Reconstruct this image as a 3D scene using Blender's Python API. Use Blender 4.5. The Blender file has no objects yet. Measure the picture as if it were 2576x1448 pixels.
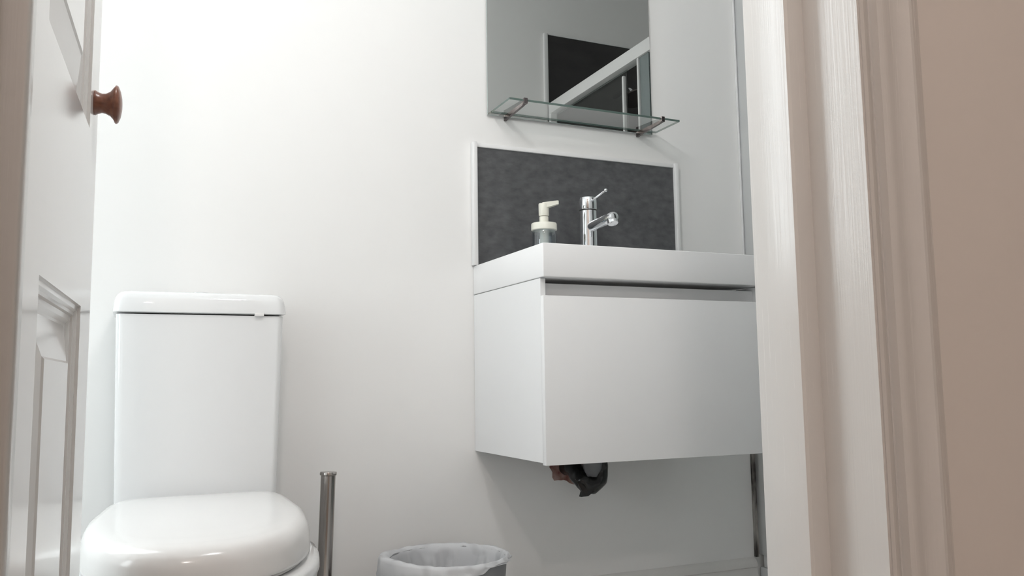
import bpy, bmesh, math, random
from mathutils import Vector, Matrix, noise

sc = bpy.context.scene
col = sc.collection
H = 0.62                      # camera height above the floor; all z below are given relative to the camera

# ------------------------------------------------------------------ camera
Rr = ((0.912525394, -0.408805454, -0.013247857),
      (-0.032293900, -0.104298167, 0.994021628),
      (0.407743190, 0.906642153, 0.108376648))
cd = bpy.data.cameras.new('camera'); cam = bpy.data.objects.new('camera', cd); col.objects.link(cam)
cd.sensor_width = 36.0; cd.lens = 2152.72 / 2576 * 36.0; cd.clip_start = 0.02
m = Matrix.Identity(4)
for i in range(3):
    m[i][0] = Rr[0][i]; m[i][1] = Rr[1][i]; m[i][2] = -Rr[2][i]
m[2][3] = H
cam.matrix_world = m
sc.camera = cam

# ------------------------------------------------------------------ world, lights, exposure
w = bpy.data.worlds.new('world'); sc.world = w; w.use_nodes = True
bg = w.node_tree.nodes['Background']
bg.inputs[0].default_value = (0.94, 0.975, 1.0, 1); bg.inputs[1].default_value = 8.0
vs = sc.view_settings
vs.view_transform = 'Standard'; vs.look = 'None'; vs.gamma = 1.0; vs.use_curve_mapping = False
vs.exposure = 0.0

def area(name, loc, rot, sx, sy, power, color, portal=False):
    l = bpy.data.lights.new(name, 'AREA'); l.shape = 'RECTANGLE'; l.size = sx; l.size_y = sy
    l.energy = power; l.color = color
    if portal: l.cycles.is_portal = True
    o = bpy.data.objects.new(name, l); col.objects.link(o); o.location = loc; o.rotation_euler = rot
    return o
LEFT = -1.05                   # left bathroom wall
WY0, WY1, WZ0, WZ1 = 1.00, 1.48, -0.05, 0.62
BX0, BX1, BZ0, BZ1 = -0.88, -0.17, 0.28, 1.45     # second window, in the back wall behind the open door
area('window_portal', (LEFT - 0.20, (WY0 + WY1) / 2, H + (WZ0 + WZ1) / 2), (0, math.radians(-90), 0), WZ1 - WZ0, WY1 - WY0, 1, (1, 1, 1), True)
area('window_portal_back', ((BX0 + BX1) / 2, 2.017 + 0.20, H + (BZ0 + BZ1) / 2), (math.radians(-90), 0, 0), BX1 - BX0, BZ1 - BZ0, 1, (1, 1, 1), True)
def point(name, loc, power, color, r):
    l = bpy.data.lights.new(name, 'POINT'); l.energy = power; l.color = color; l.shadow_soft_size = r
    o = bpy.data.objects.new(name, l); col.objects.link(o); o.location = loc
    return o
point('hall_lamp_light', (-0.20, -0.60, H + 1.45), 19.0, (1.0, 0.905, 0.855), 0.05)
FILL_LAMP = (0.36, 0.98, 1.20)      # added fill lamp, shaped as a pendant inside the doorway, above the frame
point('bathroom_fill_light', (FILL_LAMP[0], FILL_LAMP[1], H + FILL_LAMP[2]), 15.8, (1.0, 0.982, 0.975), 0.085)  # unseen source added to brighten the bathroom

# ------------------------------------------------------------------ materials
def mat(name, color, rough=0.5, metal=0.0, coat=0.0, ior=None, spec=None):
    mt = bpy.data.materials.new(name); mt.use_nodes = True
    b = mt.node_tree.nodes['Principled BSDF']
    b.inputs['Base Color'].default_value = (*color, 1); b.inputs['Roughness'].default_value = rough
    b.inputs['Metallic'].default_value = metal; b.inputs['Coat Weight'].default_value = coat
    if ior: b.inputs['IOR'].default_value = ior
    if spec is not None: b.inputs['Specular IOR Level'].default_value = spec
    return mt
def nodes(mt): return mt.node_tree.nodes, mt.node_tree.links, mt.node_tree.nodes['Principled BSDF']
def noise_bump(mt, scale=(40, 40, 40), strength=0.05, dist=0.002, detail=4, rough_var=None):
    n, l, b = nodes(mt)
    tc = n.new('ShaderNodeTexCoord'); mp = n.new('ShaderNodeMapping'); mp.inputs['Scale'].default_value = scale
    tx = n.new('ShaderNodeTexNoise'); tx.inputs['Scale'].default_value = 1.0; tx.inputs['Detail'].default_value = detail
    bp = n.new('ShaderNodeBump'); bp.inputs['Strength'].default_value = strength; bp.inputs['Distance'].default_value = dist
    l.new(tc.outputs['Object'], mp.inputs[0]); l.new(mp.outputs[0], tx.inputs['Vector'])
    l.new(tx.outputs[0], bp.inputs['Height']); l.new(bp.outputs[0], b.inputs['Normal'])
    if rough_var:
        mr = n.new('ShaderNodeMapRange'); mr.inputs['To Min'].default_value = rough_var[0]; mr.inputs['To Max'].default_value = rough_var[1]
        l.new(tx.outputs[0], mr.inputs[0]); l.new(mr.outputs[0], b.inputs['Roughness'])
    return tx
def color_noise(mt, c1, c2, scale=(5, 5, 5), lo=0.35, hi=0.65, detail=6):
    n, l, b = nodes(mt)
    tc = n.new('ShaderNodeTexCoord'); mp = n.new('ShaderNodeMapping'); mp.inputs['Scale'].default_value = scale
    tx = n.new('ShaderNodeTexNoise'); tx.inputs['Scale'].default_value = 1.0; tx.inputs['Detail'].default_value = detail
    cr = n.new('ShaderNodeValToRGB'); cr.color_ramp.elements[0].position = lo; cr.color_ramp.elements[1].position = hi
    cr.color_ramp.elements[0].color = (*c1, 1); cr.color_ramp.elements[1].color = (*c2, 1)
    l.new(tc.outputs['Object'], mp.inputs[0]); l.new(mp.outputs[0], tx.inputs['Vector'])
    l.new(tx.outputs[0], cr.inputs[0]); l.new(cr.outputs[0], b.inputs['Base Color'])

M = {}
M['wall'] = mat('painted_wall', (0.90, 0.895, 0.885), 0.55); noise_bump(M['wall'], (60, 60, 60), 0.03)
M['ceil'] = mat('ceiling_paint', (0.90, 0.90, 0.895), 0.8)
M['hall'] = mat('hall_wall_paint', (0.87, 0.82, 0.775), 0.7); noise_bump(M['hall'], (50, 50, 50), 0.04)
M['floor'] = mat('vinyl_floor', (0.6, 0.6, 0.6), 0.5); color_noise(M['floor'], (0.74, 0.73, 0.71), (0.82, 0.81, 0.79), (9, 9, 9))
M['carpet'] = mat('hall_carpet', (0.35, 0.30, 0.26), 0.95); noise_bump(M['carpet'], (300, 300, 300), 0.5, 0.004)
M['gloss'] = mat('white_gloss_paint', (0.79, 0.775, 0.755), 0.22)
noise_bump(M['gloss'], (420, 420, 7), 0.16, 0.0012, 5, (0.14, 0.34))
M['door'] = mat('white_door_paint', (0.78, 0.765, 0.75), 0.13)
noise_bump(M['door'], (60, 60, 4), 0.012, 0.001, 3)
M['ceramic'] = mat('white_ceramic', (0.84, 0.845, 0.85), 0.08, coat=0.3)
M['plastic'] = mat('white_plastic_seat', (0.83, 0.82, 0.81), 0.16)
M['cab'] = mat('white_gloss_cabinet', (0.89, 0.895, 0.90), 0.10)
M['cabin'] = mat('cabinet_inside', (0.60, 0.60, 0.60), 0.5)
M['chrome'] = mat('chrome', (0.80, 0.81, 0.83), 0.06, 1.0)
M['steel'] = mat('brushed_steel', (0.42, 0.39, 0.37), 0.17, 1.0)
noise_bump(M['steel'], (400, 400, 3), 0.2, 0.0006)
M['darkmetal'] = mat('dark_metal', (0.16, 0.14, 0.14), 0.25, 1.0)
M['slate'] = mat('slate_panel', (0.075, 0.077, 0.082), 0.42)
color_noise(M['slate'], (0.058, 0.060, 0.064), (0.135, 0.137, 0.142), (38, 38, 62), 0.22, 0.86, 14)
noise_bump(M['slate'], (30, 30, 70), 0.5, 0.0025, 14)
M['darktile'] = mat('shower_slate_panel', (0.030, 0.028, 0.028), 0.35)
color_noise(M['darktile'], (0.018, 0.016, 0.017), (0.040, 0.038, 0.038), (6, 6, 20), 0.3, 0.8, 8)
M['trim'] = mat('white_plastic_trim', (0.84, 0.84, 0.84), 0.3)
M['wood'] = mat('varnished_wood', (0.22, 0.085, 0.050), 0.28)
color_noise(M['wood'], (0.16, 0.058, 0.036), (0.30, 0.125, 0.075), (25, 160, 160), 0.3, 0.75)
M['cream'] = mat('cream_pump_plastic', (0.86, 0.85, 0.76), 0.32)
M['binplastic'] = mat('grey_bin_plastic', (0.24, 0.245, 0.255), 0.5)
M['black'] = mat('black_plastic_wrap', (0.010, 0.010, 0.010), 0.25)
M['greyplastic'] = mat('grey_pipe_plastic', (0.16, 0.165, 0.175), 0.35)
M['patch'] = mat('raw_wall_patch', (0.30, 0.15, 0.13), 0.85)
color_noise(M['patch'], (0.20, 0.085, 0.07), (0.40, 0.27, 0.24), (50, 50, 50), 0.35, 0.65)
M['stain'] = mat('mouldy_sealant', (0.1, 0.09, 0.085), 0.7)
color_noise(M['stain'], (0.035, 0.03, 0.028), (0.42, 0.40, 0.37), (40, 40, 9), 0.36, 0.62)
M['rubber'] = mat('black_rubber', (0.02, 0.02, 0.02), 0.4)

def thin_glass(name, tint, fres_ior=1.5, extra=0.0, rough=0.0):
    mt = bpy.data.materials.new(name); mt.use_nodes = True
    n, l = mt.node_tree.nodes, mt.node_tree.links
    for x in list(n): n.remove(x)
    out = n.new('ShaderNodeOutputMaterial'); mx = n.new('ShaderNodeMixShader')
    tr = n.new('ShaderNodeBsdfTransparent'); tr.inputs[0].default_value = (*tint, 1)
    gl = n.new('ShaderNodeBsdfGlossy'); gl.inputs['Roughness'].default_value = rough
    fr = n.new('ShaderNodeFresnel'); fr.inputs[0].default_value = fres_ior
    ad = n.new('ShaderNodeMath'); ad.operation = 'ADD'; ad.inputs[1].default_value = extra; ad.use_clamp = True
    ge = n.new('ShaderNodeNewGeometry'); iv = n.new('ShaderNodeMath'); iv.operation = 'SUBTRACT'; iv.inputs[0].default_value = 1.0
    mu = n.new('ShaderNodeMath'); mu.operation = 'MULTIPLY'
    l.new(ge.outputs['Backfacing'], iv.inputs[1])
    l.new(fr.outputs[0], ad.inputs[0]); l.new(ad.outputs[0], mu.inputs[0]); l.new(iv.outputs[0], mu.inputs[1]); l.new(mu.outputs[0], mx.inputs[0])
    l.new(tr.outputs[0], mx.inputs[1]); l.new(gl.outputs[0], mx.inputs[2]); l.new(mx.outputs[0], out.inputs[0])
    return mt
M['pane'] = thin_glass('window_pane_glass', (0.95, 0.97, 0.97))
M['shelfglass'] = thin_glass('shelf_glass', (0.97, 0.985, 0.98), 1.52, 0.22)
M['shelfedge'] = mat('shelf_glass_edge', (0.11, 0.155, 0.14), 0.15)
M['showerglass'] = thin_glass('shower_glass', (0.92, 0.95, 0.94))
M['bottleglass'] = thin_glass('bottle_glass', (0.88, 0.91, 0.93), 1.5, 0.08)
M['mirror'] = mat('silvered_mirror', (0.60, 0.61, 0.595), 0.0, 1.0)
M['mirroredge'] = mat('mirror_edge', (0.45, 0.50, 0.49), 0.3)
M['seal'] = mat('grey_green_seal', (0.22, 0.26, 0.26), 0.2)
M['alu'] = mat('satin_aluminium', (0.64, 0.65, 0.65), 0.30, 0.5)
M['lens'] = mat('lamp_lens', (1, 0.9, 0.8), 0.3)
_b = M['lens'].node_tree.nodes['Principled BSDF']; _b.inputs['Emission Color'].default_value = (1, 0.82, 0.6, 1); _b.inputs['Emission Strength'].default_value = 60.0
# bin liner: thin white film with clearer patches
def liner_material():
    mt = bpy.data.materials.new('white_bag_film'); mt.use_nodes = True
    n, l = mt.node_tree.nodes, mt.node_tree.links
    b = n['Principled BSDF']; b.inputs['Base Color'].default_value = (0.93, 0.94, 0.96, 1); b.inputs['Roughness'].default_value = 0.35
    out = n['Material Output']
    tl = n.new('ShaderNodeBsdfTranslucent'); tl.inputs[0].default_value = (0.90, 0.92, 0.95, 1)
    tr = n.new('ShaderNodeBsdfTransparent'); m1 = n.new('ShaderNodeMixShader'); m2 = n.new('ShaderNodeMixShader'); m1.inputs[0].default_value = 0.35
    tc = n.new('ShaderNodeTexCoord'); tx = n.new('ShaderNodeTexNoise'); tx.inputs['Scale'].default_value = 17.0; tx.inputs['Detail'].default_value = 1.5
    mr = n.new('ShaderNodeMapRange'); mr.inputs['From Min'].default_value = 0.50; mr.inputs['From Max'].default_value = 0.60
    mr.inputs['To Min'].default_value = 0.03; mr.inputs['To Max'].default_value = 0.22
    l.new(tc.outputs['Object'], tx.inputs['Vector']); l.new(tx.outputs[0], mr.inputs[0])
    l.new(b.outputs[0], m1.inputs[1]); l.new(tl.outputs[0], m1.inputs[2])
    l.new(mr.outputs[0], m2.inputs[0]); l.new(m1.outputs[0], m2.inputs[1]); l.new(tr.outputs[0], m2.inputs[2]); l.new(m2.outputs[0], out.inputs[0])
    return mt
M['liner'] = liner_material()

# ------------------------------------------------------------------ helpers
def link(name, me, mats, parent=None, smooth=False):
    o = bpy.data.objects.new(name, me); col.objects.link(o)
    for x in (mats if isinstance(mats, (list, tuple)) else [mats]): me.materials.append(x)
    if smooth:
        for p in me.polygons: p.use_smooth = True
    if parent is not None: o.parent = parent; o.matrix_parent_inverse = parent.matrix_world.inverted()
    return o
def build(name, bm, mats, parent=None, smooth=False, angle=None):
    bmesh.ops.recalc_face_normals(bm, faces=bm.faces)
    if angle is not None:
        for e in bm.edges:
            e.smooth = not (len(e.link_faces) == 2 and e.calc_face_angle(0) > math.radians(angle))
        smooth = True
    me = bpy.data.meshes.new(name); bm.to_mesh(me); bm.free()
    return link(name, me, mats, parent, smooth)
def thing(name, label, cat, loc, group=None):
    o = bpy.data.objects.new(name, None); col.objects.link(o); o.location = loc; o.empty_display_size = 0.05
    o['label'] = label; o['category'] = cat
    if group: o['group'] = group
    bpy.context.view_layer.update()
    return o
def struct_empty(name, loc):
    o = bpy.data.objects.new(name, None); col.objects.link(o); o.location = loc; o['kind'] = 'structure'
    bpy.context.view_layer.update(); return o
def tag(o, label, cat): o['label'] = label; o['category'] = cat; return o
def S(o): o['kind'] = 'structure'; return o
def box(bm, x0, x1, y0, y1, z0, z1, bevel=0.0, seg=2, mi=0):
    z0 += H; z1 += H
    r = bmesh.ops.create_cube(bm, size=1.0)
    for v in r['verts']:
        v.co = Vector((x0 + (v.co.x + .5) * (x1 - x0), y0 + (v.co.y + .5) * (y1 - y0), z0 + (v.co.z + .5) * (z1 - z0)))
    fs = set(f for v in r['verts'] for f in v.link_faces)
    for f in fs: f.material_index = mi
    if bevel > 0:
        es = list(set(e for v in r['verts'] for e in v.link_edges))
        bmesh.ops.bevel(bm, geom=es, offset=bevel, segments=seg, profile=0.5, affect='EDGES')
    return bm
def boxo(name, b, m_, parent=None, bevel=0.0, seg=2):
    bm = bmesh.new(); box(bm, *b, bevel=bevel, seg=seg)
    return build(name, bm, m_, parent, angle=35 if bevel else None)
def lathe(bm, prof, n=48, center=(0, 0, 0), axis='Z', mi=0):
    """prof: list of (radius, height)."""
    c = Vector(center); rings = []
    for r, h in prof:
        ring = []
        if r < 1e-6:
            p = {'Z': Vector((0, 0, h)), 'X': Vector((h, 0, 0)), 'Y': Vector((0, h, 0))}[axis]
            ring = [bm.verts.new(c + p)]
        else:
            for i in range(n):
                a = 2 * math.pi * i / n; u, v = r * math.cos(a), r * math.sin(a)
                p = {'Z': Vector((u, v, h)), 'X': Vector((h, u, v)), 'Y': Vector((u, h, v))}[axis]
                ring.append(bm.verts.new(c + p))
        rings.append(ring)
    for a, b in zip(rings, rings[1:]):
        for i in range(n):
            j = (i + 1) % n
            if len(a) == 1 and len(b) == 1: break
            if len(a) == 1: f = bm.faces.new((a[0], b[i], b[j]))
            elif len(b) == 1: f = bm.faces.new((a[i], a[j], b[0]))
            else: f = bm.faces.new((a[i], a[j], b[j], b[i]))
            f.material_index = mi
    return rings
def tube(bm, pts, radii, n=24, caps=True):
    pts = [Vector(p) for p in pts]
    if not isinstance(radii, (list, tuple)): radii = [radii] * len(pts)
    up = Vector((0, 0, 1)); rings = []; prev = None
    for i, p in enumerate(pts):
        t = (pts[min(i + 1, len(pts) - 1)] - pts[max(i - 1, 0)]).normalized()
        if prev is None:
            a = t.orthogonal().normalized()
        else:
            a = (prev - t * prev.dot(t)).normalized()
        prev = a; b = t.cross(a)
        rings.append([bm.verts.new(p + (a * math.cos(2 * math.pi * k / n) + b * math.sin(2 * math.pi * k / n)) * radii[i]) for k in range(n)])
    for r0, r1 in zip(rings, rings[1:]):
        for k in range(n): bm.faces.new((r0[k], r0[(k + 1) % n], r1[(k + 1) % n], r1[k]))
    if caps:
        bm.faces.new(list(reversed(rings[0]))); bm.faces.new(rings[-1])
    return rings
def spline(pts, n=8):
    P = [Vector(p) for p in pts]; P = [P[0] * 2 - P[1]] + P + [P[-1] * 2 - P[-2]]; out = []
    for i in range(1, len(P) - 2):
        for k in range(n):
            t = k / n; p0, p1, p2, p3 = P[i - 1:i + 3]
            out.append(0.5 * ((2 * p1) + (-p0 + p2) * t + (2 * p0 - 5 * p1 + 4 * p2 - p3) * t * t + (-p0 + 3 * p1 - 3 * p2 + p3) * t ** 3))
    out.append(P[-2]); return out
def prism_xy(name, pts, z0, z1, m_, parent=None, angle=30):
    bm = bmesh.new()
    a = [bm.verts.new((x, y, z0 + H)) for x, y in pts]; b = [bm.verts.new((x, y, z1 + H)) for x, y in pts]
    n = len(pts)
    for i in range(n): bm.faces.new((a[i], a[(i + 1) % n], b[(i + 1) % n], b[i]))
    bm.faces.new(a); bm.faces.new(b)
    return build(name, bm, m_, parent, angle=angle)

# ------------------------------------------------------------------ room shell
BACK = 2.017; INNER = 0.70; HALLF = 0.58; RIGHT = 2.46; FL = -H; CE = 1.93
T = 0.1
bm = bmesh.new()
box(bm, LEFT - T, BX0, BACK, BACK + T, FL, CE); box(bm, BX1, RIGHT + T, BACK, BACK + T, FL, CE)
box(bm, BX0, BX1, BACK, BACK + T, FL, BZ0); box(bm, BX0, BX1, BACK, BACK + T, BZ1, CE)
S(build('wall_back', bm, M['wall']))
bm = bmesh.new()
WX0, WX1 = LEFT - 0.14, LEFT
box(bm, WX0, WX1, INNER, BACK, FL, WZ0); box(bm, WX0, WX1, INNER, BACK, WZ1, CE)
box(bm, WX0, WX1, INNER, WY0, WZ0, WZ1); box(bm, WX0, WX1, WY1, BACK, WZ0, WZ1)
S(build('wall_left', bm, M['wall']))
S(boxo('wall_right', (RIGHT, RIGHT + T, INNER, BACK, FL, CE), M['wall']))
OPL, OPR, OPH = -0.105, 0.628, 1.40        # rough opening in the doorway wall
bm = bmesh.new()
box(bm, LEFT - T, OPL, HALLF + 0.06, INNER, FL, CE); box(bm, OPR, RIGHT + T, HALLF + 0.06, INNER, FL, CE); box(bm, OPL, OPR, HALLF + 0.06, INNER, OPH, CE)
S(build('wall_front', bm, M['wall']))
bm = bmesh.new()
box(bm, -1.3, OPL, HALLF, HALLF + 0.06, FL, CE); box(bm, OPR, RIGHT + T, HALLF, HALLF + 0.06, FL, CE); box(bm, OPL, OPR, HALLF, HALLF + 0.06, OPH, CE)
S(build('wall_hall_front', bm, M['hall']))
S(boxo('floor', (LEFT - T, RIGHT + T, HALLF, BACK + T, FL - 0.08, FL), M['floor']))
S(boxo('floor_hall', (-1.4, RIGHT + T, -1.6, HALLF, FL - 0.08, FL), M['carpet']))
S(boxo('ceiling', (LEFT - 0.14, RIGHT + T, HALLF, BACK + T, CE, CE + 0.08), M['ceil']))
S(boxo('ceiling_hall', (-1.4, RIGHT + T, -1.6, HALLF, CE, CE + 0.08), M['hall']))
S(boxo('wall_hall_left', (-1.4, -1.3, -1.6, HALLF + 0.06, FL, CE), M['hall']))
S(boxo('wall_hall_right', (RIGHT, RIGHT + T, -1.6, HALLF, FL, CE), M['hall']))
S(boxo('wall_hall_rear', (-1.4, RIGHT + T, -1.7, -1.6, FL, CE), M['hall']))

# window in the left wall (hidden behind the open door)
wf = struct_empty('window_1', (LEFT - 0.09, (WY0 + WY1) / 2, H + WZ0))
bm = bmesh.new(); fx0, fx1, fw = LEFT - 0.12, LEFT - 0.06, 0.045
box(bm, fx0, fx1, WY0, WY1, WZ0, WZ0 + fw, .004); box(bm, fx0, fx1, WY0, WY1, WZ1 - fw, WZ1, .004)
box(bm, fx0, fx1, WY0, WY0 + fw, WZ0 + fw, WZ1 - fw, .004); box(bm, fx0, fx1, WY1 - fw, WY1, WZ0 + fw, WZ1 - fw, .004)
build('window_frame', bm, M['trim'], wf, angle=35)
boxo('pane', (LEFT - 0.093, LEFT - 0.087, WY0 + fw, WY1 - fw, WZ0 + fw, WZ1 - fw), M['pane'], wf)
boxo('window_sill', (LEFT - 0.06, LEFT + 0.03, WY0, WY1, WZ0 - 0.0, WZ0 + 0.018), M['trim'], wf, 0.005)

wf = struct_empty('window_2', ((BX0 + BX1) / 2, BACK + 0.07, H + BZ0))
bm = bmesh.new(); fy0, fy1 = BACK + 0.04, BACK + 0.09
box(bm, BX0, BX1, fy0, fy1, BZ0, BZ0 + fw, .004); box(bm, BX0, BX1, fy0, fy1, BZ1 - fw, BZ1, .004)
box(bm, BX0, BX0 + fw, fy0, fy1, BZ0 + fw, BZ1 - fw, .004); box(bm, BX1 - fw, BX1, fy0, fy1, BZ0 + fw, BZ1 - fw, .004)
build('window_frame', bm, M['trim'], wf, angle=35)
boxo('pane', (BX0 + fw, BX1 - fw, BACK + 0.062, BACK + 0.068, BZ0 + fw, BZ1 - fw), M['pane'], wf)
# skirting along the back wall: flat board with a stepped, rounded top
def skirting(name, x0, x1):
    prof = [(0.0, FL), (-0.016, FL), (-0.016, -0.553), (-0.013, -0.548), (-0.012, -0.535), (-0.015, -0.532), (-0.014, -0.522), (-0.008, -0.512), (0.0, -0.507)]
    bm = bmesh.new()
    a = [bm.verts.new((x0, BACK + y, z + H)) for y, z in prof]; b = [bm.verts.new((x1, BACK + y, z + H)) for y, z in prof]
    n = len(prof)
    for i in range(n): bm.faces.new((a[i], a[(i + 1) % n], b[(i + 1) % n], b[i]))
    bm.faces.new(a); bm.faces.new(b)
    return S(build(name, bm, M['gloss'], angle=40))
skirting('baseboard_back', LEFT, 1.655)

# ------------------------------------------------------------------ doorway: linings with stops, architrave
TOP = 1.38
STR = [(0.612, 0.5665), (0.612, 0.636), (0.5925, 0.636), (0.590, 0.6385), (0.590, 0.674), (0.600, 0.711), (0.632, 0.711), (0.632, 0.581), (0.6145, 0.581), (0.6145, 0.5665)]
S(prism_xy('trim_1', STR, FL, TOP, M['gloss'], angle=20))
STL = [(-0.089, 0.575), (-0.089, 0.636), (-0.0695, 0.636), (-0.067, 0.6385), (-0.067, 0.672), (-0.069, 0.674), (-0.089, 0.674), (-0.089, 0.711), (-0.109, 0.711), (-0.109, 0.575)]
S(prism_xy('trim_2', STL, FL, TOP, M['gloss'], angle=20))
bm = bmesh.new(); box(bm, -0.109, 0.632, 0.575, 0.711, TOP, TOP + 0.02); box(bm, -0.089, 0.612, 0.636, 0.674, TOP - 0.022, TOP)
S(build('trim_3', bm, M['gloss']))
# architrave profile, offsets from the opening edge and distance out from the hall wall
AP = [(0.003, 0.0), (0.003, 0.009), (0.005, 0.0125), (0.009, 0.0130), (0.015, 0.0110), (0.0195, 0.0075), (0.0225, 0.0055), (0.0250, 0.0050), (0.0262, 0.0130), (0.031, 0.0145), (0.036, 0.0145),
      (0.042, 0.0125), (0.050, 0.0125), (0.058, 0.0150), (0.0635, 0.0178), (0.067, 0.0178), (0.0695, 0.0165), (0.084, 0.0075), (0.0965, 0.0)]
S(prism_xy('trim_4', [(0.612 + a, HALLF - p) for a, p in AP], FL, TOP + 0.09, M['gloss'], angle=22))
S(prism_xy('trim_5', [(-0.089 - a, HALLF - p) for a, p in AP], FL, TOP + 0.09, M['gloss'], angle=22))
S(boxo('trim_6', (-0.086, 0.609, HALLF - 0.015, HALLF, TOP + 0.003, TOP + 0.09), M['gloss'], None, 0.004))

# ------------------------------------------------------------------ door: panelled leaf, opened into the bathroom
DX, DY, DB = -0.080, 0.70, 0.06
dlen = math.hypot(1, DB); DW = 0.555
door = struct_empty('door_1', (DX, DY, 0))
ux, uy = DB / dlen, 1 / dlen            # along the leaf
nx, ny = uy, -ux                        # out of the visible face
def D(u, n_, z): return Vector((DX + ux * u + nx * n_, DY + uy * u + ny * n_, z + H))
def leaf():
    bm = bmesh.new()
    u_of = lambda Y: (Y - DY) * dlen
    pans = [(u_of(0.8373), u_of(1.149), -0.47, 0.097), (u_of(0.826), u_of(1.166), 0.322, 1.25)]
    us = [0, 0, 0, 0, 0, 0]
    def quad(a, b, c, d): bm.faces.new([bm.verts.new(p) for p in (a, b, c, d)])
    # stiles and rails round the two panels (visible face), same again behind
    zb, zt = FL + 0.005, TOP - 0.004
    for n_ in (0.0, -0.035):
        quad(D(0, n_, zb), D(DW, n_, zb), D(DW, n_, pans[0][2]), D(0, n_, pans[0][2]))
        quad(D(0, n_, pans[0][3]), D(DW, n_, pans[0][3]), D(DW, n_, pans[1][2]), D(0, n_, pans[1][2]))
        quad(D(0, n_, pans[1][3]), D(DW, n_, pans[1][3]), D(DW, n_, zt), D(0, n_, zt))
        for (a, b, z0, z1) in pans:
            quad(D(0, n_, z0), D(a, n_, z0), D(a, n_, z1), D(0, n_, z1))
            quad(D(b, n_, z0), D(DW, n_, z0), D(DW, n_, z1), D(b, n_, z1))
    for (u0, z0, u1, z1) in ((0, zb, DW, zb), (DW, zb, DW, zt), (DW, zt, 0, zt), (0, zt, 0, zb)):
        quad(D(u0, 0, z0), D(u1, 0, z1), D(u1, -0.035, z1), D(u0, -0.035, z0))
    # moulding + raised and fielded panel, as nested rings
    ring = [(0, 0), (0.001, -0.0035), (0.006, -0.0035), (0.0085, -0.0065), (0.012, -0.0068), (0.0135, -0.0095), (0.019, -0.0100), (0.0235, -0.0135), (0.026, -0.0145),
            (0.068, -0.0050), (0.0705, -0.0030)]
    for (a, b, z0, z1) in pans:
        for side in (1, -1):
            prev = None
            for off, dep in ring:
                n_ = dep if side == 1 else -0.035 - dep
                cur = [D(a + off, n_, z0 + off), D(b - off, n_, z0 + off), D(b - off, n_, z1 - off), D(a + off, n_, z1 - off)]
                if prev:
                    for i in range(4): quad(prev[i], prev[(i + 1) % 4], cur[(i + 1) % 4], cur[i])
                prev = cur
            quad(*prev)
    bmesh.ops.remove_doubles(bm, verts=bm.verts, dist=1e-5)
    return build('leaf', bm, M['door'], door)
leaf()
# turned wooden knob
bm = bmesh.new()
kp = [(0.0, -0.001), (0.0155, -0.001), (0.0160, 0.002), (0.0140, 0.006), (0.0125, 0.012), (0.0130, 0.018), (0.0165, 0.025), (0.0225, 0.0305), (0.0248, 0.033), (0.0250, 0.0348), (0.0235, 0.0375), (0.017, 0.0410), (0.009, 0.0430), (0.0, 0.0437)]
lathe(bm, [(r_, h_ * 0.76) for r_, h_ in kp], 48, axis='X')
ku = (1.207 - DY) * dlen
kc = D(ku, 0, 0.3675)
rot = Matrix.Rotation(math.atan2(ny, nx), 4, 'Z')
bmesh.ops.transform(bm, matrix=Matrix.Translation(kc) @ rot, verts=bm.verts)
knob = build('door_knob', bm, M['wood'], door, smooth=True); knob['label'] = 'turned brown wooden knob'
for z in (-0.40, 0.95):
    bm = bmesh.new(); tube(bm, [D(-0.006, 0.002, z), D(-0.006, 0.002, z + 0.075)], 0.0045, 12)
    build('hinge', bm, M['steel'], door, smooth=True)

# ------------------------------------------------------------------ toilet
TC = 0.137
toilet = thing('toilet', 'white close-coupled ceramic toilet with its lid down against the back wall', 'toilet', (TC, 1.72, 0))
def rrect(x0, x1, y0, y1, r, n=6):
    pts = []
    for cx, cy, a0 in ((x1 - r, y1 - r, 0), (x0 + r, y1 - r, 90), (x0 + r, y0 + r, 180), (x1 - r, y0 + r, 270)):
        for k in range(n + 1):
            a = math.radians(a0 + 90 * k / n); pts.append((cx + r * math.cos(a), cy + r * math.sin(a)))
    return pts
def loft(name, rings, m_, parent, cap0=True, cap1=True, smooth=True, angle=None):
    bm = bmesh.new(); R = []
    for pts, z in rings:
        R.append([bm.verts.new((p[0], p[1], (z(p) if callable(z) else z) + H)) for p in pts])
    n = len(R[0])
    for a, b in zip(R, R[1:]):
        for i in range(n): bm.faces.new((a[i], a[(i + 1) % n], b[(i + 1) % n], b[i]))
    if cap0: bm.faces.new(R[0])
    if cap1: bm.faces.new(R[-1])
    return build(name, bm, m_, parent, smooth=smooth, angle=angle)
cys = 1.829
def cist_ring(z):
    t = (z + 0.25) / 0.39
    hw = 0.1515 + 0.0085 * t
    return rrect(TC - hw, TC + hw, cys + 0.002 * (1 - t), 2.005, 0.014)
loft('cistern', [(cist_ring(z), z) for z in (-0.262, -0.25, -0.15, -0.05, 0.05, 0.12, 0.1415)], M['ceramic'], toilet, angle=50)
def lidring(off, z): return (rrect(TC - 0.1655 + off, TC + 0.1655 - off, cys - 0.006 + off, 2.009 - off, max(0.018 - off * 0.3, 0.006)), z)
loft('cistern_lid', [lidring(0.004, 0.1445), lidring(0.0, 0.146), lidring(0.0, 0.150), lidring(0.0014, 0.160), lidring(0.0032, 0.172), lidring(0.0065, 0.1795), lidring(0.0125, 0.1850), lidring(0.022, 0.1880), lidring(0.05, 0.1895), lidring(0.08, 0.190)], M['ceramic'], toilet, angle=60)
bm = bmesh.new(); lathe(bm, [(0, 0.188), (0.021, 0.188), (0.0220, 0.1895), (0.0210, 0.1925), (0.019, 0.1932), (0.0, 0.1935)], 40, (TC, 1.90, H))
build('flush_button', bm, M['chrome'], toilet, smooth=True)
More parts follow.
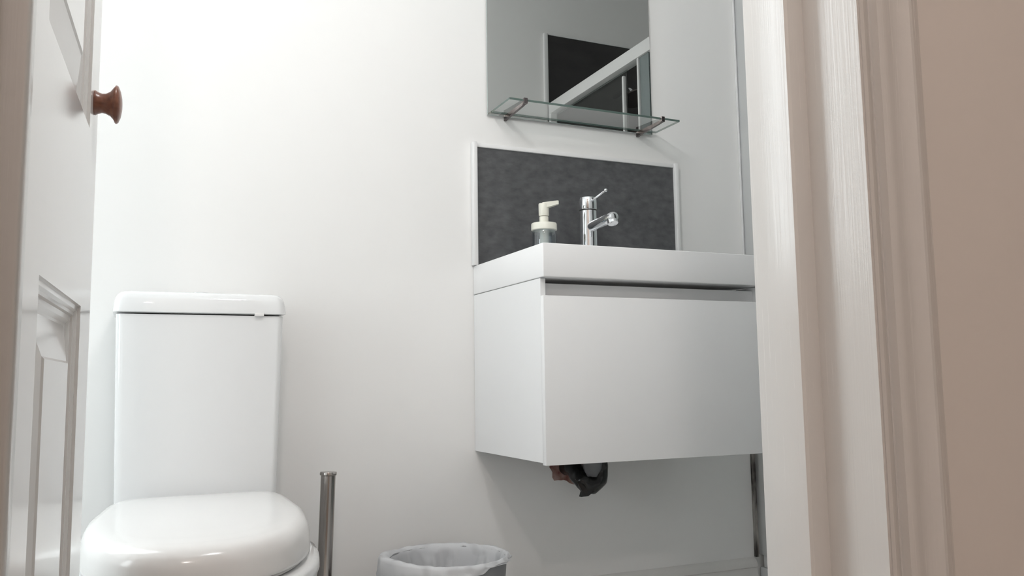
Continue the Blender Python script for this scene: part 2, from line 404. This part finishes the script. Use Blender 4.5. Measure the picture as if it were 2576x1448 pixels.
boxo('lid_clip', (0.2375, 0.256, cys - 0.007, cys + 0.006, 0.1405, 0.1475), M['plastic'], toilet, 0.0012)

SB, SF = 1.812, 1.225         # back and front of the seat
def outline(hw_back, hw_max, yb, yf, n=64, grow=0.0):
    """D-shaped outline, counter-clockwise seen from above."""
    pts = []
    ym = yb - 0.27
    for i in range(n):
        a = 2 * math.pi * i / n
        s, c = math.sin(a), math.cos(a)
        if s <= 0:       # front half: superellipse
            e = 2 / 2.35
            x = hw_max * math.copysign(abs(c) ** e, c); y = ym - (ym - yf) * abs(s) ** e
        else:            # back half: nearly straight sides narrowing to hinge edge
            e = 2 / 11.0
            q = abs(s) ** e; x0 = math.copysign(abs(c) ** e, c)
            y = ym + (yb - ym) * q
            hw = hw_max + (hw_back - hw_max) * ((y - ym) / (yb - ym)) ** 1.7
            x = hw * x0
        pts.append((x, y))
    # offset inwards by -grow along local normals
    out = []
    for i in range(n):
        p0, p1 = Vector(pts[i - 1]), Vector(pts[(i + 1) % n]); t = (p1 - p0).normalized(); nrm = Vector((t.y, -t.x))
        q = Vector(pts[i]) + nrm * grow
        out.append((TC + q.x - 0.066 * (yb - q.y), q.y))
    return out
def lidz(base, off):
    def f(p):
        k = (p[1] - SF) / (SB - SF)
        return base - off + 0.0 * k - 0.004 * (1 - k) ** 2
    return f
LT = -0.207
def O(g): return outline(0.150, 0.174, SB, SF, 72, g)
def SC(k): return [(TC - 0.02 + (x - TC + 0.02) * k, 1.56 + (y - 1.56) * k) for x, y in O(0)]
loft('toilet_lid', [(O(-0.012), LT - 0.058), (O(-0.001), LT - 0.057), (O(0.0), LT - 0.052), (O(-0.001), LT - 0.030), (O(-0.0045), lidz(LT, 0.015)), (SC(0.945), lidz(LT, 0.0055)), (SC(0.88), lidz(LT, 0.0015)), (SC(0.78), lidz(LT, 0.0)), (SC(0.60), lidz(LT + .001, 0.0)), (SC(0.3), lidz(LT + .0015, 0.0)), (SC(0.05), lidz(LT + .0015, 0.0))], M['plastic'], toilet)
def O2(g): return outline(0.150, 0.176, SB, SF - 0.003, 72, g)
bm = bmesh.new()
seatr = [(O2(-0.014), LT - 0.0650), (O2(-0.010), LT - 0.063), (O2(-0.010), LT - 0.061), (O2(-0.014), LT - 0.0588), (O2(-0.05), LT - 0.0588), (O2(-0.058), LT - 0.061), (O2(-0.058), LT - 0.0650), (O2(-0.014), LT - 0.0650)]
loft('toilet_seat', seatr, M['plastic'], toilet, False, False)
def O3(g, yf=SF, hb=0.150, hm=0.176, yb=SB): return outline(hb, hm, yb, yf, 72, g)
pan = [(O3(-0.055), LT - 0.10), (O3(-0.052), LT - 0.070), (O3(-0.040), LT - 0.0655), (O3(0.004), LT - 0.0655), (O3(0.013), LT - 0.070), (O3(0.014), LT - 0.083), (O3(0.0, SF + 0.004), LT - 0.105),
       (O3(0, SF + 0.03, .145, .165), LT - 0.16), (O3(0, SF + 0.08, .125, .135), LT - 0.24), (O3(0, SF + 0.14, .110, .115), LT - 0.32), (O3(0, SF + 0.17, .108, .112), LT - 0.39), (O3(0, SF + 0.165, .112, .118), FL)]
loft('pan', pan, M['ceramic'], toilet)
# rear shelf of the pan that carries the cistern
loft('pan_shelf', [(rrect(TC - .12, TC + .12, 1.74, 1.99, .03), LT - 0.39), (rrect(TC - .135, TC + .135, 1.74, 1.995, .03), LT - 0.20), (rrect(TC - .150, TC + .150, 1.79, 2.0, .02), LT - 0.0655), (rrect(TC - .150, TC + .150, 1.815, 2.0, .02), -0.262)], M['ceramic'], toilet)
for sx in (-0.078, 0.078):
    bm = bmesh.new(); tube(bm, [(TC + sx - 0.022, 1.802, H + LT - 0.068), (TC + sx + 0.022, 1.802, H + LT - 0.068)], 0.010, 20)
    build('hinge', bm, M['chrome'], toilet, smooth=True)

# ------------------------------------------------------------------ toilet brush
bx, by = 0.4065, 1.888
brush = thing('toilet_brush', 'steel toilet brush with a tall round handle standing beside the toilet', 'toilet brush', (bx - 0.012, by, 0))
lean = 0.030
def bp(z): return (bx + lean * (z + 0.19), by, z + H)
bm = bmesh.new(); tube(bm, [bp(-0.47), bp(-0.1975)], 0.0158, 40); build('handle', bm, M['steel'], brush, angle=40)
bm = bmesh.new(); tube(bm, [bp(-0.1975), bp(-0.196), bp(-0.1915), bp(-0.1895)], [0.0165, 0.0182, 0.0182, 0.0172], 40); build('handle_cap', bm, M['steel'], brush, angle=40)
bm = bmesh.new(); c = (bx - 0.012, by, H)
lathe(bm, [(0, FL + 0.001), (0.044, FL + 0.001), (0.046, FL + 0.004), (0.046, -0.472), (0.045, -0.4695), (0.0, -0.4695)], 48, c)
build('holder', bm, M['steel'], brush, angle=40)

# ------------------------------------------------------------------ waste bin with its liner
cx, cy, rz = 0.655, 1.820, -0.3790
RS = 0.88
bin_ = thing('waste_bin', 'round dark grey plastic waste bin standing on the floor under the basin unit', 'bin', (cx, cy, 0))
bm = bmesh.new()
lathe(bm, [(r_ * RS, h_) for r_, h_ in [(0, FL + 0.001), (0.118, FL + 0.001), (0.124, FL + 0.006), (0.133, -0.52), (0.141, -0.45), (0.1455, -0.41), (0.147, rz - 0.010), (0.1475, rz - 0.003), (0.146, rz), (0.1435, rz - 0.002), (0.142, rz - 0.02), (0.130, -0.52), (0.121, FL + 0.01), (0, FL + 0.01)]], 96, (cx, cy, H))
build('bin_body', bm, M['binplastic'], bin_, smooth=True)
def liner():
    bm = bmesh.new(); nA, rows = 180, []
    # path from the bottom of the bag up, over the rim and down outside
    path = [(0.100, -0.185), (0.118, -0.13), (0.126, -0.09), (0.1325, -0.055), (0.1375, -0.028), (0.1405, -0.010), (0.1440, 0.0035), (0.1490, 0.0045), (0.1525, -0.002), (0.1535, -0.012), (0.154, -0.024), (0.1545, -0.038)]
    for j, (r, z) in enumerate(path):
        r *= RS
        row = []
        for i in range(nA):
            a = 2 * math.pi * i / nA
            q = Vector((math.cos(a) * 2.2, math.sin(a) * 2.2, j * 0.16))
            w1 = noise.noise(q); w2 = noise.noise(q * 3.1 + Vector((5, 1, 2))); fold = abs(noise.noise(Vector((math.cos(a) * 4.5, math.sin(a) * 4.5, 7.0 + j * 0.07))))
            left = max(0.0, math.cos(a - math.radians(190)))        # the bag bulges most on the left
            if j <= 4:
                rr = r - 0.010 * (4 - j) / 4 * (0.6 + w1) - 0.030 * max(0, 0.22 - fold) * (1.8 if j < 4 else 0.8)
                zz = z
            else:
                rr = r - 0.002 if j == 5 else r + 0.0015 + 0.0035 * (w2 + 0.3) + 0.016 * left ** 2 * (1 if j > 6 else 0.25)
                zz = z + 0.003 * w2 + (0.0075 * left ** 3 if j in (6, 7, 8) else 0)
            if j >= 9:
                drop = 0.16 + 0.85 * left + 0.9 * max(0, w1) - 0.30 * max(0, math.cos(a - math.radians(5)))
                zz = path[8][1] + (z - path[8][1]) * max(0.10, drop); rr += 0.004 * w2
            row.append(bm.verts.new((cx + rr * math.cos(a), cy + rr * math.sin(a), H + rz + zz)))
        rows.append(row)
    for a, b in zip(rows, rows[1:]):
        for i in range(nA): bm.faces.new((a[i], a[(i + 1) % nA], b[(i + 1) % nA], b[i]))
    bm.faces.new(list(reversed(rows[0])))
    return build('bin_liner', bm, M['liner'], None, smooth=True)
tag(liner(), 'crumpled white plastic bag lining the grey waste bin', 'bin bag')

# ------------------------------------------------------------------ vanity unit and basin
VX0, VX1, VF = 0.7995, 1.3995, 1.6155
CZ0, CZ1, VB, DT = 0.2200, 0.2933, -0.1750, 0.1805
van = thing('vanity_unit', 'white gloss wall-hung drawer unit under the basin', 'vanity unit', ((VX0 + VX1) / 2, BACK, H + VB))
bm = bmesh.new(); cf = VF + 0.017; t = 0.0135
box(bm, VX0 + 0.0005, VX0 + t, cf, BACK - 0.001, VB + 0.004, CZ0 - 0.001, 0.0008, 1)
build('side_panel', bm, M['cab'], van)
boxo('side_panel', (VX1 - t, VX1 - 0.0005, cf, BACK - 0.001, VB + 0.004, CZ0 - 0.001), M['cab'], van, 0.0008, 1)
bm = bmesh.new()
box(bm, VX0 + t, VX1 - t, cf + 0.01, 1.86, VB + 0.004, VB + 0.019)
box(bm, VX0 + t, VX1 - t, BACK - 0.02, BACK - 0.002, 0.05, CZ0 - 0.012)
build('bottom_panel', bm, M['cab'], van)
boxo('recessed_rail', (VX0 + t, VX1 - t, cf + 0.022, cf + 0.036, DT - 0.06, CZ0 - 0.0095), M['cab'], van)
dr = boxo('drawer_front', (VX0 - 0.0005, VX1 + 0.0005, VF, VF + 0.0165, VB, DT), M['cab'], van, 0.0012)
# basin: slab with a sunken bowl
bm = bmesh.new(); box(bm, VX0 - 0.0005, VX1 + 0.0005, VF - 0.001, BACK - 0.001, CZ0, CZ1)
top = max(bm.faces, key=lambda f: f.calc_center_median().z)
ins = bmesh.ops.inset_region(bm, faces=[top], thickness=0.018)
bmesh.ops.translate(bm, verts=[v for v in top.verts if v.co.y > 1.95], vec=(0, -0.105, 0))
e = bmesh.ops.extrude_face_region(bm, geom=[top]); vv = [v for v in e['geom'] if isinstance(v, bmesh.types.BMVert)]
cxx = (VX0 + VX1) / 2; cyy = sum(v.co.y for v in vv) / 4
for v in vv: v.co = Vector((cxx + (v.co.x - cxx) * 0.86, cyy + (v.co.y - cyy) * 0.8, v.co.z - 0.058))
if top.is_valid: bm.faces.remove(top)
bmesh.ops.bevel(bm, geom=[e_ for e_ in bm.edges], offset=0.0022, segments=3, profile=0.5, affect='EDGES')
basin = tag(build('basin', bm, M['cab'], angle=30), 'thick white rectangular basin on top of the wall-hung drawer unit', 'basin')

# ------------------------------------------------------------------ tap
tx, ty = 1.0895, 1.930
tap = thing('mixer_tap', 'chrome single lever mixer tap standing on the basin', 'tap', (tx, ty, H + CZ1))
bm = bmesh.new(); lathe(bm, [(0, CZ1), (0.0255, CZ1), (0.0255, CZ1 + 0.004), (0.0228, CZ1 + 0.006), (0.0228, 0.4395), (0.0215, 0.4400), (0, 0.4400)], 56, (tx, ty, H))
build('tap_body', bm, M['chrome'], tap, angle=35)
bm = bmesh.new(); lathe(bm, [(0, 0.4398), (0.0232, 0.4398), (0.0232, 0.4425), (0, 0.4425)], 48, (tx, ty, H)); build('seal_ring', bm, M['rubber'], tap, angle=35)
bm = bmesh.new(); lathe(bm, [(0, 0.4424), (0.0232, 0.4424), (0.0238, 0.4435), (0.0240, 0.470), (0.0225, 0.4745), (0.018, 0.476), (0, 0.4762)], 56, (tx, ty, H))
cap = build('tap_cap', bm, M['chrome'], tap, angle=35)
bm = bmesh.new(); a0 = Vector((tx, ty - 0.020, H + 0.464)); a1 = Vector((tx + 0.007, ty - 0.080, H + 0.4795)); tube(bm, [a0, a0.lerp(a1, .1), a1], [0.0052, 0.0026, 0.0024], 20)
r = bmesh.ops.create_uvsphere(bm, u_segments=20, v_segments=12, radius=0.0050, matrix=Matrix.Translation(a1))
build('lever', bm, M['chrome'], tap, smooth=True)
bm = bmesh.new()
s0 = Vector((tx, ty - 0.015, H + 0.396)); s1 = Vector((tx + 0.003, ty - 0.122, H + 0.4035))
tube(bm, [s0, s1, s1 + (s1 - s0).normalized() * 0.004, s1 + (s1 - s0).normalized() * 0.006], [0.0135, 0.0135, 0.0115, 0.007], 32)
build('spout', bm, M['chrome'], tap, angle=35)
bm = bmesh.new(); ax = Vector((0, -0.34, -0.94)); q = s1 + Vector((0, 0.008, -0.003))
tube(bm, [q, q + ax * 0.0145, q + ax * 0.0150, q + ax * 0.0150, q + ax * 0.0120], [0.0132, 0.0132, 0.0125, 0.0095, 0.0090], 32); build('aerator', bm, M['chrome'], tap, angle=35)

# ------------------------------------------------------------------ soap dispenser
sx, sy = 0.9475, 1.905
soap = thing('soap_dispenser', 'clear glass soap bottle with cream pump standing left of the tap', 'soap dispenser', (sx, sy, H + CZ1))
bm = bmesh.new()
lathe(bm, [(0, CZ1 + 0.0005), (0.028, CZ1 + 0.0005), (0.0305, CZ1 + 0.003), (0.0305, 0.366), (0.0290, 0.376), (0.0275, 0.378), (0.0280, 0.366), (0.0285, CZ1 + 0.007), (0.027, CZ1 + 0.005), (0, CZ1 + 0.005)], 56, (sx, sy, H))
build('bottle', bm, M['bottleglass'], soap, smooth=True)
bm = bmesh.new(); lathe(bm, [(0, 0.3755), (0.0305, 0.3755), (0.0325, 0.377), (0.0325, 0.3915), (0.0315, 0.3935), (0.012, 0.3945), (0, 0.3945)], 56, (sx, sy, H)); build('collar', bm, M['cream'], soap, angle=35)
bm = bmesh.new(); lathe(bm, [(0, CZ1 + 0.008), (0.0095, CZ1 + 0.008), (0.0105, CZ1 + 0.02), (0.0115, 0.376), (0, 0.376)], 32, (sx, sy, H)); build('pump_tube', bm, M['cream'], soap, angle=35)
bm = bmesh.new(); lathe(bm, [(0, 0.3944), (0.0115, 0.3944), (0.0115, 0.4100), (0.0095, 0.4120), (0, 0.4120)], 40, (sx, sy, H)); build('pump_neck', bm, M['cream'], soap, angle=35)
bm = bmesh.new(); lathe(bm, [(0, 0.4125), (0.0120, 0.4125), (0.0130, 0.4145), (0.0132, 0.442), (0.0125, 0.4445), (0, 0.4450)], 40, (sx, sy, H))
dirv = Vector((0.93, -0.36, 0)).normalized(); side = Vector((-dirv.y, dirv.x, 0))
def sec(d, hw, z0, z1):
    c0 = Vector((sx, sy, H)) + dirv * d
    return [bm.verts.new(c0 + side * s * hw + Vector((0, 0, z))) for s, z in ((-1, z0), (1, z0), (1, z1), (-1, z1))]
secs = [sec(-0.004, 0.0115, 0.4330, 0.4460), sec(0.008, 0.0118, 0.4340, 0.4475), sec(0.018, 0.0105, 0.4365, 0.4490), sec(0.034, 0.0080, 0.4420, 0.4515), sec(0.0375, 0.0070, 0.4425, 0.4510)]
for a, b in zip(secs, secs[1:]):
    for i in range(4): bm.faces.new((a[i], a[(i + 1) % 4], b[(i + 1) % 4], b[i]))
bm.faces.new(secs[0]); bm.faces.new(secs[-1])
build('pump_head', bm, M['cream'], soap, angle=35)

# ------------------------------------------------------------------ slate splashback with white trim
SX0, SX1, SZ1 = 0.8065, 1.4155, 0.6035
spl = thing('splashback', 'dark grey slate panel with white edging on the wall behind the basin', 'splashback', ((SX0 + SX1) / 2, BACK, H + CZ1))
boxo('slate_panel', (SX0 - 0.004, SX1 + 0.004, BACK - 0.009, BACK - 0.0005, CZ1 + 0.001, SZ1 + 0.004), M['slate'], spl)
bt, by0 = 0.0125, BACK - 0.020
boxo('edge_trim', (SX0 - bt, SX0, by0, BACK - 0.0005, CZ1 + 0.001, SZ1 + bt), M['trim'], spl, 0.0022)
boxo('edge_trim', (SX1, SX1 + bt, by0, BACK - 0.0005, CZ1 + 0.001, SZ1 + bt), M['trim'], spl, 0.0022)
boxo('edge_trim', (SX0 + 0.0003, SX1 - 0.0003, by0 + 0.006, BACK - 0.0005, SZ1, SZ1 + bt - 0.001), M['trim'], spl, 0.0022)

# ------------------------------------------------------------------ mirror and glass shelf
MX0, MX1, MZ0, MZ1 = 0.8395, 1.3480, 0.6940, 1.400
bm = bmesh.new(); box(bm, MX0, MX1, BACK - 0.011, BACK - 0.006, MZ0, MZ1)
for f in bm.faces: f.material_index = 0 if abs(f.normal.y) > 0.9 else 1
mir = build('mirror', bm, [M['mirror'], M['mirroredge']])
tag(mir, 'frameless rectangular mirror on the wall above the slate splashback', 'mirror')
boxo('backing', (MX0 + 0.03, MX1 - 0.03, BACK - 0.0058, BACK - 0.0002, MZ0 + 0.03, MZ1 - 0.03), M['trim'], mir)
GX0, GX1, GY0, GZ = 0.8495, 1.3590, 1.8885, 0.6990
shelf = thing('glass_shelf', 'clear glass shelf on two metal brackets across the foot of the mirror', 'shelf', ((GX0 + GX1) / 2, BACK, H + GZ))
bm = bmesh.new(); box(bm, GX0, GX1, GY0, BACK - 0.0125, GZ, GZ + 0.0055)
for f in bm.faces: f.material_index = 0 if abs(f.normal.z) > 0.9 else 1
build('glass_panel', bm, [M['shelfglass'], M['shelfedge']], shelf)
for x in (0.893, 1.3035):
    br = bmesh.new()
    pts = [(GY0 + 0.002, 0.0), (GY0 + 0.002, -0.0060), (GY0 + 0.02, -0.0080), (BACK - 0.02, -0.0125), (BACK - 0.001, -0.0145), (BACK - 0.001, 0.0)]
    L = [br.verts.new((x - 0.0036, y, H + GZ + z)) for y, z in pts]; Rv = [br.verts.new((x + 0.0036, y, H + GZ + z)) for y, z in pts]
    n = len(pts)
    for i in range(n): br.faces.new((L[i], L[(i + 1) % n], Rv[(i + 1) % n], Rv[i]))
    br.faces.new(L); br.faces.new(Rv)
    box(br, x - 0.0055, x + 0.0055, GY0 - 0.0035, GY0 + 0.006, GZ - 0.006, GZ + 0.0085, 0.0008, 1)
    b_ = build('bracket', br, M['darkmetal'], shelf)

# ------------------------------------------------------------------ waste pipe under the unit, hole in the wall
pipe = thing('waste_pipe', 'black wrapped waste trap hanging below the drawer unit', 'pipe', (1.10, 1.93, H - 0.26))
def crumple(bm, amp, sc_):
    for v in bm.verts:
        v.co += Vector((noise.noise(v.co * sc_), noise.noise(v.co * sc_ + Vector((9, 0, 0))), noise.noise(v.co * sc_ + Vector((0, 9, 0))))) * amp
bm = bmesh.new()
tube(bm, spline([(1.103, 1.930, H - 0.13), (1.103, 1.930, H - 0.20), (1.1035, 1.930, H - 0.232), (1.098, 1.930, H - 0.252), (1.084, 1.930, H - 0.261), (1.068, 1.934, H - 0.258), (1.058, 1.945, H - 0.245), (1.054, 1.97, H - 0.226), (1.054, 2.012, H - 0.220)], 10), 0.0225, 28)
crumple(bm, 0.004, 45)
build('trap_bend', bm, M['black'], pipe, smooth=True)
bm = bmesh.new()
tube(bm, [(1.074, 1.918, H - 0.13), (1.074, 1.918, H - 0.19), (1.076, 1.918, H - 0.224), (1.078, 1.920, H - 0.238), (1.079, 1.922, H - 0.241)], [0.027, 0.0265, 0.0235, 0.014, 0.004], 28); crumple(bm, 0.006, 50)
build('trap_cup', bm, M['greyplastic'], pipe, smooth=True)
bm = bmesh.new()
fl = [(1.036, 1.930, -0.246), (1.060, 1.914, -0.262), (1.078, 1.912, -0.277), (1.062, 1.914, -0.2875), (1.0435, 1.918, -0.2885), (1.049, 1.920, -0.276)]
A = [bm.verts.new((x, y, z + H)) for x, y, z in fl]; B = [bm.verts.new((x, y + 0.010, z + H)) for x, y, z in fl]
for i in range(6): bm.faces.new((A[i], A[(i + 1) % 6], B[(i + 1) % 6], B[i]))
bm.faces.new(A); bm.faces.new(B)
build('wrap_flap', bm, M['black'], pipe)
bm = bmesh.new(); pc = Vector((1.055, BACK - 0.0006, H - 0.205)); n = 40; cv = bm.verts.new(pc + Vector((0, -0.0015, 0))); ring = []
for i in range(n):
    a = 2 * math.pi * i / n; rr = 0.056 * (1 + 0.5 * noise.noise(Vector((math.cos(a) * 1.7, math.sin(a) * 1.7, 3.3))) + 0.18 * noise.noise(Vector((math.cos(a) * 7, math.sin(a) * 7, 1))))
    ring.append(bm.verts.new(pc + Vector((math.cos(a) * rr, 0, math.sin(a) * rr * 1.05))))
for i in range(n): bm.faces.new((cv, ring[i], ring[(i + 1) % n]))
patch = build('plaster_patch', bm, M['patch'], bpy.data.objects['wall_back'])
patch['label'] = 'ragged reddish bare plaster round the pipe'

# ------------------------------------------------------------------ shower enclosure on the right
ENX = 1.686
enc = thing('shower_enclosure', 'shower enclosure with a white top rail and clear glass, right of the basin', 'shower enclosure', (ENX, 1.36, 0))
boxo('top_rail', (ENX - 0.012, ENX + 0.030, INNER + 0.012, BACK - 0.012, 1.176, 1.226), M['trim'], enc, 0.003)
boxo('bottom_rail', (ENX - 0.012, ENX + 0.030, INNER + 0.012, BACK - 0.018, -0.535, -0.500), M['trim'], enc, 0.003)
boxo('wall_post', (ENX - 0.019, ENX + 0.022, BACK - 0.042, BACK - 0.0005, -0.50, 1.226), M['alu'], enc, 0.002)
boxo('sealant_bead', (ENX - 0.026, ENX - 0.0192, BACK - 0.004, BACK - 0.0005, 0.30, 1.226), M['trim'], enc, 0.0015)
boxo('wall_post', (ENX - 0.010, ENX + 0.022, INNER + 0.0005, INNER + 0.030, -0.50, 1.226), M['trim'], enc, 0.002)
boxo('glass_edge_strip', (ENX - 0.004, ENX + 0.006, BACK - 0.052, BACK - 0.042, -0.50, 1.17), M['chrome'], enc, 0.001)
p1 = boxo('glass_panel', (ENX + 0.018, ENX + 0.022, INNER + 0.030, 1.318, -0.50, 1.176), M['showerglass'], enc)
p2 = boxo('glass_door', (ENX - 0.002, ENX + 0.003, 1.505, BACK - 0.053, -0.50, 1.176), M['showerglass'], enc)
boxo('door_stile', (ENX - 0.007, ENX + 0.007, 1.316, 1.330, -0.50, 1.146), M['trim'], enc, 0.005)
boxo('glass_door_stile', (ENX - 0.010, ENX + 0.006, 1.428, 1.440, -0.50, 1.176), M['trim'], enc, 0.003)
boxo('seal_strip', (ENX - 0.004, ENX + 0.004, 1.440, 1.500, -0.50, 1.176), M['seal'], enc, 0.002)
tray = thing('shower_tray', 'white raised shower tray under the glass enclosure', 'shower tray', (2.07, 1.36, 0))
boxo('tray_body', (ENX - 0.014, RIGHT - 0.001, INNER + 0.002, BACK - 0.001, FL + 0.0005, -0.535), M['ceramic'], tray, 0.006)
S(boxo('wall_shower_front', (ENX - 0.010, RIGHT, INNER, INNER + 0.008, FL, 1.545), M['darktile']))
S(boxo('wall_shower_back', (ENX + 0.024, RIGHT, BACK - 0.008, BACK, -0.53, 1.545), M['darktile']))
S(boxo('trim_7', (ENX - 0.030, ENX - 0.010, INNER, INNER + 0.016, 1.226, 1.550), M['trim'], None, 0.003))
S(boxo('trim_8', (ENX - 0.010, RIGHT, INNER, INNER + 0.012, 1.545, 1.552), M['trim']))
S(boxo('trim_9', (ENX - 0.0300, ENX - 0.0192, BACK - 0.009, BACK - 0.0005, -0.507, -0.19), M['stain']))
# shower head on its arm
sh = thing('overhead_shower', 'dark shower head on a short arm behind the glass, seen in the mirror', 'shower head', (2.02, INNER + 0.01, H + 1.15))
bm = bmesh.new(); tube(bm, spline([(2.02, INNER + 0.009, H + 1.30), (2.02, INNER + 0.12, H + 1.30), (2.02, INNER + 0.17, H + 1.26)], 8), 0.010, 20); build('shower_arm', bm, M['chrome'], sh, smooth=True)
bm = bmesh.new(); lathe(bm, [(0, 0.03), (0.012, 0.03), (0.02, 0.018), (0.055, 0.010), (0.058, 0.0), (0.0, 0.0)], 40)
bmesh.ops.transform(bm, matrix=Matrix.Translation((2.02, INNER + 0.185, H + 1.235)) @ Matrix.Rotation(math.radians(25), 4, 'X'), verts=bm.verts)
build('spray_plate', bm, M['darkmetal'], sh, angle=40)

# ------------------------------------------------------------------ hall lamp, added bathroom fill lamp
k = thing('hall_ceiling_light', 'small round ceiling light in the hall behind the camera', 'ceiling light', (-0.20, -0.60, H + CE))
bm = bmesh.new(); lathe(bm, [(0.030, CE), (0.045, CE), (0.045, CE - 0.004), (0.040, CE - 0.007), (0.030, CE - 0.006)], 40, (-0.20, -0.60, H)); build('bezel', bm, M['chrome'], k, smooth=True)
bm = bmesh.new(); lathe(bm, [(0, CE - 0.004), (0.030, CE - 0.004), (0.030, CE - 0.0005), (0, CE - 0.0005)], 32, (-0.20, -0.60, H)); build('lens', bm, M['lens'], k, smooth=True)
lx, ly, lz = FILL_LAMP  # invented pendant body around the bathroom fill light
pl = thing('fill_lamp', 'added fill lamp shaped as a bare bulb pendant hanging from the bathroom ceiling inside the doorway', 'pendant lamp', (lx, ly, H + CE))
bm = bmesh.new(); lathe(bm, [(0, CE - 0.03), (0.012, CE - 0.03), (0.045, CE - 0.008), (0.048, CE), (0, CE)], 40, (lx, ly, H)); build('ceiling_rose', bm, M['trim'], pl, smooth=True)
bm = bmesh.new(); tube(bm, [(lx, ly, H + lz + 0.15), (lx, ly, H + CE - 0.02)], 0.003, 12); build('cord', bm, M['trim'], pl, smooth=True)
bm = bmesh.new(); lathe(bm, [(0, lz + 0.155), (0.012, lz + 0.155), (0.019, lz + 0.14), (0.019, lz + 0.095), (0, lz + 0.095)], 32, (lx, ly, H)); build('bulb_holder', bm, M['trim'], pl, angle=35)
bm = bmesh.new(); lathe(bm, [(0, lz - 0.085), (0.03, lz - 0.080), (0.06, lz - 0.060), (0.080, lz - 0.028), (0.085, lz + 0.005), (0.078, lz + 0.035), (0.058, lz + 0.065), (0.030, lz + 0.088), (0.014, lz + 0.098), (0, lz + 0.098)], 40, (lx, ly, H)); build('bulb_glass', bm, M['pane'], pl, smooth=True)
